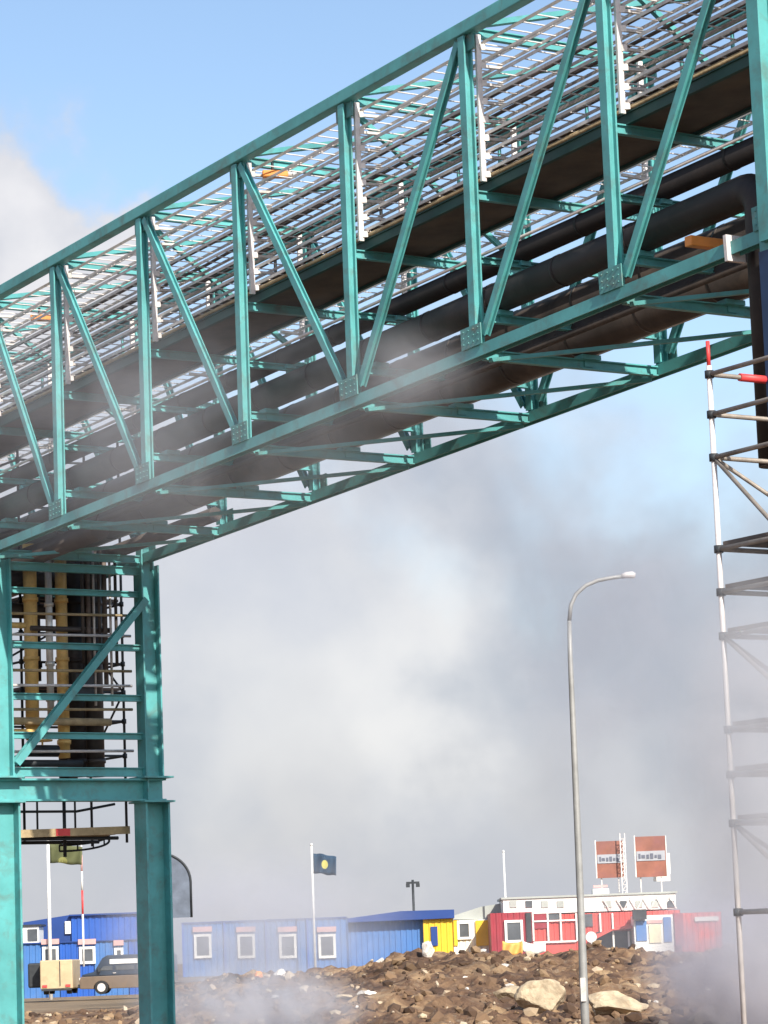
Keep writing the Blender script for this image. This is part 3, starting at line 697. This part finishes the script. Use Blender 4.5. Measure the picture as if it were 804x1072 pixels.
# canopy / passage to the right of the lamp
panel('passage', DARK, rt, 624, 975, 662, 1000, Y4-.2, .05)
m = MB(); m.extrude([(X(619, Y4), ZZ(619, 979, Y4)), (X(657, Y4), ZZ(657, 968, Y4)), (X(662, Y4), ZZ(662, 972, Y4)), (X(640, Y4), ZZ(640, 974, Y4)), (X(622, Y4), ZZ(622, 983, Y4))], Y4-1.4, Y4-.1); m.build('canopy', REDP, rt)
for px in (641, 657): panel('canopy_post', WHT, rt, px, 975, px+1.8, 995, Y4-1.0, .08)
# entrance block blue / white
rt = empty('entrance_kiosk', (X(684, Y4-2), Y4-1, .9), 'blue and white entrance kiosk below the billboards', 'kiosk')
Y5 = Y4-2.2
x0, x1 = X(664, Y5), X(705, Y5)
MB().box(((x0+x1)/2, Y5+1, (.8+ZZ(684, 958, Y5))/2), (x1-x0, 2, ZZ(684, 958, Y5)-.8)).build('wall', WHT, rt)
panel('blue_panel', BLUE, rt, 666, 964, 677, 985, Y5-.05); panel('blue_panel', BLUE, rt, 695, 960, 703, 986, Y5-.05)
panel('sign_box', DARK, rt, 663, 952, 677.5, 962.5, Y5-.3, .4); panel('door', mat('cream_door', (.72, .64, .42), .6), rt, 679.5, 968, 692, 987, Y5-.05)
panel('lintel', LINT, rt, 678, 963, 694, 966.5, Y5-.05, .05)
panel('step', WHT, rt, 666, 989, 672, 996, Y5-.6, .5)
# wing further right
rt = empty('site_cabin', (X(735, Y4), Y4+3, .9), 'low red cabin with a white band at the right, half lost in steam', 'cabin')
corr(X(714, Y4), X(757, Y4), Y4+.5, Y4+6, .8, ZZ(735, 955, Y4)).build('wall', REDP, rt)
panel('wall_band', WHT, rt, 728, 959.5, 753, 964, Y4+.42); panel('corner_panel', DRED, rt, 706, 956, 715, 990, Y4-.4, .8)
# roof sign and rooftop bits
rt = empty('roof_box', (X(628, Y4), Y4+1, ZZ(628, 938, Y4)), 'small white box on the roof right of the lamp post', 'roof box')
panel('housing', WHT, rt, 620, 930.5, 637, 937.5, Y4+1, 1.0); panel('upper_rail', LINT, rt, 621, 926.5, 636, 929, Y4+1, .1)
# billboards
SIGN = mat('rust_orange_sign', (.27, .10, .065), .6, 0, .25, 1.2, (.22, .08, .08), .6, .9); BAND = mat('grey_sign_band', (.36, .37, .40), .6, 0, .15, 2)
LET = mat('sign_letter', (.12, .13, .17), .6)
for (a, b_, c_, d_, lb) in ((624.5, 880.5, 652.5, 919, 'smaller rust orange billboard with a grey band, left of the pair'), (665.5, 875.5, 697, 918, 'larger rust orange billboard with white frame, right of the pair')):
    Y6 = Y4+3
    rt = empty('billboard', (X((a+c_)/2, Y6), Y6, ZZ(a, 938, Y6)), lb, 'billboard', 'billboards on the office roof')
    panel('board', SIGN, rt, a, b_, c_, d_, Y6, .15)
    h = d_-b_
    bd = panel('band', BAND, rt, a+.7, b_+h*.36, c_-.7, b_+h*.60, Y6-.1, .03)
    px_ = a+3
    for i in range(6):
        w = (c_-a-6)/6*(.7, 1.25, .9, 1.1, .8, 1.2)[i]
        panel('letter', LET, bd, px_, b_+h*(.43, .46, .45, .42, .46, .45)[i], px_+w*.7, b_+h*(.55, .54, .55, .55, .53, .55)[i], Y6-.13, .02); px_ += w
    panel('frame', WHT, rt, a-1.2, b_-.6, a-.1, d_+.5, Y6, .2); panel('frame', WHT, rt, c_+.1, b_-.6, c_+1.0, d_+.5, Y6, .2)
    for px in (a+5, c_-5): panel('support_post', GALV, rt, px, d_+.2, px+1.3, 939, Y6+.1, .1)
    if a > 660:
        panel('rear_panel', WHT, rt, 684, 915, 701.5, 922.5, Y6+1.2, .1); panel('rear_panel', WHT, rt, 698.5, 893, 701.5, 914.8, Y6+1.2, .1)
# lattice mast between the boards
rt = empty('lattice_mast', (X(660, Y4), Y4+2.5, ZZ(660, 938, Y4)), 'thin white lattice mast between the two billboards', 'mast')
m = MB(); a = [ZZ(660, y_, Y4+2.5) for y_ in (872, 938)]
xa, xb = X(657.5, Y4), X(662.5, Y4)
for q in (xa, xb): m.bar(Vector((q, Y4+2.5, a[1])), Vector((q, Y4+2.5, a[0])), .05, .05, Vector((0, 1, 0)))
m.build('upright', GALV_L, rt); m = MB()
z_ = a[1]; s_ = 1
while z_ < a[0]-.3:
    m.bar(Vector((xa, Y4+2.5, z_)), Vector((xb, Y4+2.5, z_+.3)), .03, .03); m.bar(Vector((xa, Y4+2.5, z_+.3)), Vector((xb, Y4+2.5, z_+.3)), .03, .03); z_ += .3
m.build('lattice', GALV, rt)
# collapsed banner
BAN = mat('orange_banner', (.80, .42, .12), .7, 0, .2, 2)
def cloth(px0, py0, px1, py1, Y, sag, nx_=14, nz_=5, amp=.06, droop=0):
    mb = MB(); vs = []
    for j in range(nz_+1):
        for i in range(nx_+1):
            a = i/nx_; q = j/nz_; px = px0+(px1-px0)*a; py = py0+(py1-py0)*q + sag*math.sin(a*PI)*1.0 + droop*a*a*(1-.25*q) + .5*math.sin(a*11+1)*(droop > 0)
            p = at(px, py, Y); p.y = Y+math.sin(a*9+q*2)*amp; vs.append(p)
    n_ = nx_+1; front = [(j*n_+i, j*n_+i+1, (j+1)*n_+i+1, (j+1)*n_+i) for j in range(nz_) for i in range(nx_)]
    L = len(vs); vs2 = vs+[v+Vector((0, .012, 0)) for v in vs]
    fs = front+[tuple(L+i for i in f[::-1]) for f in front]
    rim = [i for i in range(n_)]+[j*n_+nx_ for j in range(1, nz_+1)]+[nz_*n_+i for i in range(nx_-1, -1, -1)]+[j*n_ for j in range(nz_-1, 0, -1)]
    fs += [(rim[i], rim[(i+1) % len(rim)], L+rim[(i+1) % len(rim)], L+rim[i]) for i in range(len(rim))]
    mb.add(vs2, fs, True); return mb
rt = empty('barrier_banner', at(548, 1000, 99), 'sagging orange and white banner lying on top of the heap', 'banner')
cloth(526, 985, 547, 998, 99.3, 2.5, amp=.1).build('orange_section', BAN, rt); cloth(547, 985, 571, 996, 99.3, 3, amp=.1).build('white_section', WHT, rt)
rt = empty('dish_sign', at(621, 985, 120), 'small round white dish on a post right of the lamp post', 'dish')
c_ = at(619, 981, 120); MB().tube([c_, c_+Vector((0, .05, 0))], .22, 16).build('dish', WHT, rt); MB().tube([Vector((c_.x, 120.05, .7)), Vector((c_.x, 120.05, c_.z))], .03, 8).build('post', GALV, rt)

# flag poles
def flagmat(name, base, em=None, c=(.5, .5)):
    m = mat(name, base, .8, 0, .12, 2)
    if em:
        nt = m.node_tree; b = nt.nodes['Principled BSDF']; old = b.inputs['Base Color'].links[0].from_socket
        t = N(nt, 'ShaderNodeTexCoord'); s = N(nt, 'ShaderNodeSeparateXYZ'); nt.links.new(t.outputs['Generated'], s.inputs[0])
        dx = math_(nt, 'MULTIPLY', math_(nt, 'SUBTRACT', s.outputs[0], c[0]), 1.4); dz = math_(nt, 'SUBTRACT', s.outputs[2], c[1])
        r = math_(nt, 'SQRT', math_(nt, 'ADD', math_(nt, 'MULTIPLY', dx, dx), math_(nt, 'MULTIPLY', dz, dz)))
        nt.links.new(mixc(nt, math_(nt, 'LESS_THAN', r, .19), old, em), b.inputs['Base Color'])
    return m
WPOLE = mat('white_pole', (.78, .77, .74), .4)
def flagpole(px, pyt, Y, label, r=.05, flag=None, base=None):
    xp = at(px, pyt, Y).x; zt = ZZ(px, pyt, Y); zb = gz(xp, Y)-.05
    rt = empty('flag_pole' if flag else 'pole', (xp, Y, zb), label, 'flag pole' if flag else 'pole')
    MB().tube([(xp, Y, zb), (xp, Y, zt)], [r*1.3, r], 10).build('shaft', WPOLE, rt); MB().tube([(xp, Y, zt), (xp, Y, zt+.1)], [r*1.6, r*.8], 10).build('finial', WPOLE, rt)
    if flag:
        m, c = flag; mb = cloth(*c, Y, .6, amp=.16, droop=4.0)
        mb.build('flag', m, rt)
flagpole(326, 885, 150, 'white flag pole with a dark green flag and yellow emblem', .055, (flagmat('green_flag', (.012, .045, .09), (.50, .46, .12)), (328, 893, 352, 914)))
flagpole(50, 877, 140, 'white flag pole with an olive yellow flag seen through the tower', .075, (flagmat('olive_flag', (.10, .11, .045), (.22, .22, .07), (.4, .2)), (52, 883, 86, 903)))
flagpole(527, 892, 158, 'plain white pole without a flag left of the red office', .05)
rt = empty('marker_mast', (X(87, 145), 145, .2), 'thin mast banded red and white seen through the tower', 'mast')
xm = X(87, 145)
for i, (ya, yb_) in enumerate(((872, 895), (895, 912), (912, 932), (932, 957), (957, 1012))):
    MB().tube([(xm, 145, ZZ(87, yb_, 145)), (xm, 145, ZZ(87, ya, 145))], .05, 8).build('band', (WPOLE, LINT, WPOLE, RED, WPOLE)[i], rt)
rt = empty('mast', (X(434, 170), 170, .9), 'thin dark mast with a crossbar above the blue building', 'mast')
xm = X(434, 170); MB().tube([(xm, 170, .8), (xm, 170, ZZ(434, 921, 170))], .07, 8).build('shaft', DARK, rt)
MB().box((xm, 170, ZZ(434, 924, 170)), (.75, .1, .12)).build('crossbar', DARK, rt)
for q in (-.28, .28): MB().box((xm+q, 169.9, ZZ(434, 925, 170)-.1), (.22, .2, .2)).build('floodlight', DARK, rt)
# feather banner by the tower leg
YF = 100.
rt = empty('feather_banner', (X(170, YF), YF, gz(X(170, YF), YF)), 'grey curved feather banner standing right of the tower leg', 'banner')
xb0, zb0, zt0 = X(168, YF), ZZ(180, 961, YF), ZZ(180, 893, YF)
w_ = X(201, YF)-xb0
out_ = [(xb0, zb0)]+[(xb0+w_, zb0)]+[(xb0+w_*math.cos(t), zb0+(zt0-zb0)*(.55+.45*math.sin(t))) for t in [i/10*PI/2 for i in range(11)]]
m = MB(); m.extrude(out_, YF, YF+.02); m.build('fabric', mat('banner_fabric', (.13, .155, .20), .7, 0, .3, 2), rt)
crv = [Vector((xb0+w_*math.cos(t), YF, zb0+(zt0-zb0)*(.55+.45*math.sin(t)))) for t in [i/10*PI/2 for i in range(11)]]
MB().tube([Vector((xb0+w_, YF, zb0))]+crv, .04, 8).build('rod', DARK, rt)
MB().tube([Vector((xb0, YF, gz(xb0, YF)-.1)), Vector((xb0, YF, zt0))], .035, 8).build('pole', GALV, rt)

# left blue group seen through the tower
YL = 150.
rt = empty('site_building', (X(110, YL+8), YL+12, .2), 'deep blue two storey block behind the vehicles', 'building')
corr(X(75, YL+8), X(168, YL+8), YL+8, YL+14, .1, ZZ(110, 957.5, YL+8), .3).build('wall', BLUE2, rt)
m = MB(); xa, xb = X(24, YL+8), X(75, YL+8)
m.extrude([(xa, .1), (xb-.02, .1), (xb-.02, ZZ(75, 957.5, YL+8)), (xa, ZZ(25, 965.5, YL+8))], YL+8.2, YL+14); m.build('side_wall', DBLUE, rt)
MB().box((X(71, YL+8), YL+8.1, ZZ(71, 971, YL+8)), (.3, .1, .65)).build('window', WHT, rt)
MB().box(((X(75, YL+8)+X(168, YL+8))/2, YL+11, ZZ(120, 957, YL+8)+.02), (X(168, YL+8)-X(75, YL+8)+.2, 6.4, .08)).build('roof', DBLUE, rt)
rt = empty('shed', (X(30, YL+4), YL+6, .2), 'small white shed at the left edge in front of the blue block', 'shed')
MB().box((X(31, YL+4), YL+5, (.1+ZZ(31, 970, YL+4))/2), (.95, 2, ZZ(31, 970, YL+4)-.1)).build('wall', WHT, rt); MB().box((X(31, YL+4), YL+5, ZZ(31, 969, YL+4)), (1.2, 2.2, .1)).build('roof', DARK, rt)
MB().box((X(34, YL+4), YL+3.98, ZZ(31, 979, YL+4)), (.5, .05, .6)).build('window', GLASS, rt)
ed = [18, 62, 98, 134, 172]
ll = ['low blue cabin behind the beige truck', 'low blue cabin between the truck and the car', 'low blue cabin behind the car', 'low blue cabin half hidden behind the tower leg']
for i in range(4):
    x0, x1 = X(ed[i], YL)+.015, X(ed[i+1], YL)-.015; zt = ZZ(80, 986.5, YL)
    rt = empty('site_cabin', ((x0+x1)/2, YL+2.5, .2), ll[i], 'cabin', 'low blue cabins behind the vehicles')
    corr(x0, x1, YL, YL+3.5, .1, zt).build('wall', BLUE if i % 2 == 0 else BLUE2, rt)
    MB().box(((x0+x1)/2, YL+1.75, zt+.03), (x1-x0, 3.7, .06)).build('roof', DBLUE, rt)
    if i < 3:
        c_ = (52.5, 91, 124)[i]; window(rt, c_, 1000 if i < 2 else 998, .8 if i < 2 else .45, .85 if i < 2 else .55, YL-.04)
# vehicles
TYRE = mat('tyre', (.02, .02, .02), .85); BEI = mat('dusty_beige_paint', (.55, .42, .25), .5, 0, .12, 1.5, (.3, .2, .12), .4, 2)
CARP = mat('dusty_brown_paint', (.19, .14, .10), .35, .2, .12, 1.5, (.24, .16, .1), .6, 2)
CGL = mat('pale_reflecting_glass', (.55, .58, .6), .08, .6, .1, 1)
def wheel(par, x_, y_, z_, r, w=.22):
    t = MB().tube([(x_, y_-w/2, z_), (x_, y_+w/2, z_)], r, 20).build('wheel', TYRE, par, .02)
    MB().tube([(x_, y_-w/2-.012, z_), (x_, y_-w/2+.02, z_)], r*.62, 16).build('rim', GALV, t)
YV = 130.
g0 = ZZ(58, 1041, YV)
tk = empty('box_truck', (X(52, YV), YV+1.5, g0), 'beige box bodied truck parked behind the tower, seen from its rear', 'truck')
x0, x1 = X(41, YV), X(75, YV); zt = ZZ(58, 1005, YV)
MB().box(((x0+x1)/2, YV+1.6, (g0+.22+zt)/2), (x1-x0, 3.2, zt-g0-.22)).build('box_body', BEI, tk, .05)
MB().box(((x0+x1)/2+.16, YV-.02, (g0+.3+zt)/2), (.03, .03, zt-g0-.4)).build('door_seam', DARK, tk)
for q in (-.5, .5): MB().box(((x0+x1)/2+q, YV-.03, g0+.36), (.2, .05, .1)).build('tail_light', RED, tk)
MB().box(((x0+x1)/2, YV+.02, g0+.2), (x1-x0-.1, .1, .1)).build('bumper', DARK, tk)
MB().box((x0-.33, YV+2.2, (g0+.3+zt-.1)/2), (.64, 2.4, zt-g0-.4)).build('cab', DARK, tk, .08)
for q in (x0+.2, x1-.2):
    for yy in (YV+.5, YV+2.7):
        t = MB().tube([(q-.1, yy, g0+.26), (q+.1, yy, g0+.26)], .26, 16).build('wheel', TYRE, tk)
cr_ = empty('parked_van', (X(125, YV), YV+.9, g0), 'dark boxy van with a dusty lower body parked in front of the blue cabins', 'van')
x0 = X(80, YV)+.1; g1 = ZZ(110, 1041, YV); L = 4.1; H = ZZ(110, 1000, YV)-g1
wc = [x0+.92, x0+3.25]
def arch(cx, n=8, r=.34): return [(cx+r*math.cos(t), g1+.24+r*math.sin(t)) for t in [i/n*PI for i in range(n+1)]]
low = [(x0, g1+.26), (x0-.02, g1+.62), (x0+.05, g1+.78), (x0+L, g1+.80), (x0+L, g1+.26)] + arch(wc[1]) + arch(wc[0])
m = MB(); m.extrude(low, YV, YV+1.7); m.build('lower_body', CARP, cr_, .03)
VD = mat('dark_van_paint', (.03, .045, .07), .3, 0, .15, 2)
top = [(x0+.07, g1+.785), (x0+.10, g1+.86), (x0+.62, g1+.98), (x0+.98, g1+H-.12), (x0+1.2, g1+H), (x0+L-.1, g1+H), (x0+L, g1+H-.1), (x0+L, g1+.805)]
m = MB(); m.extrude(top, YV+.04, YV+1.66); m.build('upper_body', VD, cr_, .04)
for a, b_, sl_ in ((.84, 1.42, .2), (1.55, 2.35, 0), (2.45, 3.2, 0)):
    m = MB(); m.extrude([(x0+a, g1+1.02), (x0+b_, g1+1.02), (x0+b_, g1+H-.46), (x0+a+sl_, g1+H-.46)], YV+.01, YV+.038); m.build('side_window', GLASS, cr_)
for a, b_ in ((1.3, 2.5), (2.62, 3.75)): MB().box((x0+(a+b_)/2, YV+.02, g1+H-.28), (b_-a, .03, .2)).build('white_stripe', WHT, cr_)
for q in wc: wheel(cr_, q, YV+.12, g1+.3, .29); wheel(cr_, q, YV+1.5, g1+.3, .29)
MB().box((x0+.02, YV+.25, g1+.66), (.1, .3, .14)).build('headlight', WHT, cr_); MB().box((x0-.03, YV+.85, g1+.38), (.12, 1.6, .16)).build('bumper', DARK, cr_)
MB().box((x0+.86, YV-.08, g1+1.06), (.1, .14, .18)).build('wing_mirror', DARK, cr_); MB().box((x0+1.5, YV-.005, g1+.9), (.14, .02, .03)).build('door_handle', GALV, cr_)

# ---------------------------------------------------------------- steam
def steam(label, px, py, Y, rx, ry, rz_, dens, nscale=.5, thr=.42, seed=0.0, col=(.86, .86, .90)):
    p = at(px, py, Y)
    me = bpy.data.meshes.new('steam'); bm = bmesh.new(); bmesh.ops.create_icosphere(bm, subdivisions=3, radius=1)
    bm.to_mesh(me); bm.free()
    o = bpy.data.objects.new('steam', me); COL.objects.link(o); o.location = p; o.scale = (rx, ry, rz_)
    m = bpy.data.materials.new('steam'); m.use_nodes = True; nt = m.node_tree; nt.nodes.clear()
    ou = N(nt, 'ShaderNodeOutputMaterial'); pv = N(nt, 'ShaderNodeVolumePrincipled')
    pv.inputs['Color'].default_value = (*col, 1); pv.inputs['Anisotropy'].default_value = .1
    t = N(nt, 'ShaderNodeTexCoord'); ge = N(nt, 'ShaderNodeNewGeometry')
    ln = N(nt, 'ShaderNodeVectorMath', operation='LENGTH'); nt.links.new(t.outputs['Object'], ln.inputs[0])
    fo = N(nt, 'ShaderNodeMapRange'); fo.interpolation_type = 'SMOOTHSTEP'
    nt.links.new(ln.outputs['Value'], fo.inputs[0]); fo.inputs[1].default_value = 1; fo.inputs[2].default_value = .15; fo.inputs[3].default_value = 0; fo.inputs[4].default_value = 1
    mp = N(nt, 'ShaderNodeMapping'); nt.links.new(ge.outputs['Position'], mp.inputs[0]); mp.inputs['Location'].default_value = (seed, seed*.7, seed*1.3)
    n = noise_(nt, mp.outputs[0], nscale, 4, .6, .6)
    nn = math_(nt, 'MULTIPLY', math_(nt, 'SUBTRACT', n, thr), 5, True)
    de = math_(nt, 'MULTIPLY', math_(nt, 'MULTIPLY', fo.outputs[0], nn), dens)
    nt.links.new(de, pv.inputs['Density']); nt.links.new(pv.outputs[0], ou.inputs['Volume']); me.materials.append(m)
    return tag(o, label, 'steam', None, 'stuff')
steam('steam drifting low over the rubble at the lower left', 265, 1058, 62, 3.0, 3, 1.3, 1.3, 1.5, .40, 3)
steam('thin steam veil in front of the blue cabins', 262, 975, 110, 7, 8, 3.6, .26, .45, .36, 8)
steam('faint steam veil in front of the red office', 640, 985, 118, 7, 6, 3.0, .05, .45, .36, 77)
steam('grey steam rolling over the heap at the lower right', 785, 1015, 58, 2.5, 3, 2.2, 1.8, 1.1, .37, 15, (.80, .78, .83))
steam('steam rising through the scaffold at the right edge', 800, 815, 28, 1.1, 1.2, 2.5, 1.9, 1.2, .35, 22, (.88, .88, .91))
steam('faint steam in front of the street lamp head', 640, 620, 44, 1.7, 1.5, 1.9, .45, .8, .36, 66, (.75, .77, .84))
steam('thin steam drifting past the bridge at the left', 150, 450, 37.8, 4.6, 1.6, 2.2, .26, .8, .36, 31)
steam('wisp of steam in front of the pipes at the middle of the bridge', 430, 390, 35.5, 1.1, 1.0, .75, .55, 1.3, .38, 41)
steam('broad thin steam plume behind the street lamp', 640, 680, 75, 4.2, 4, 6.5, .30, .5, .44, 55, (.72, .74, .79))
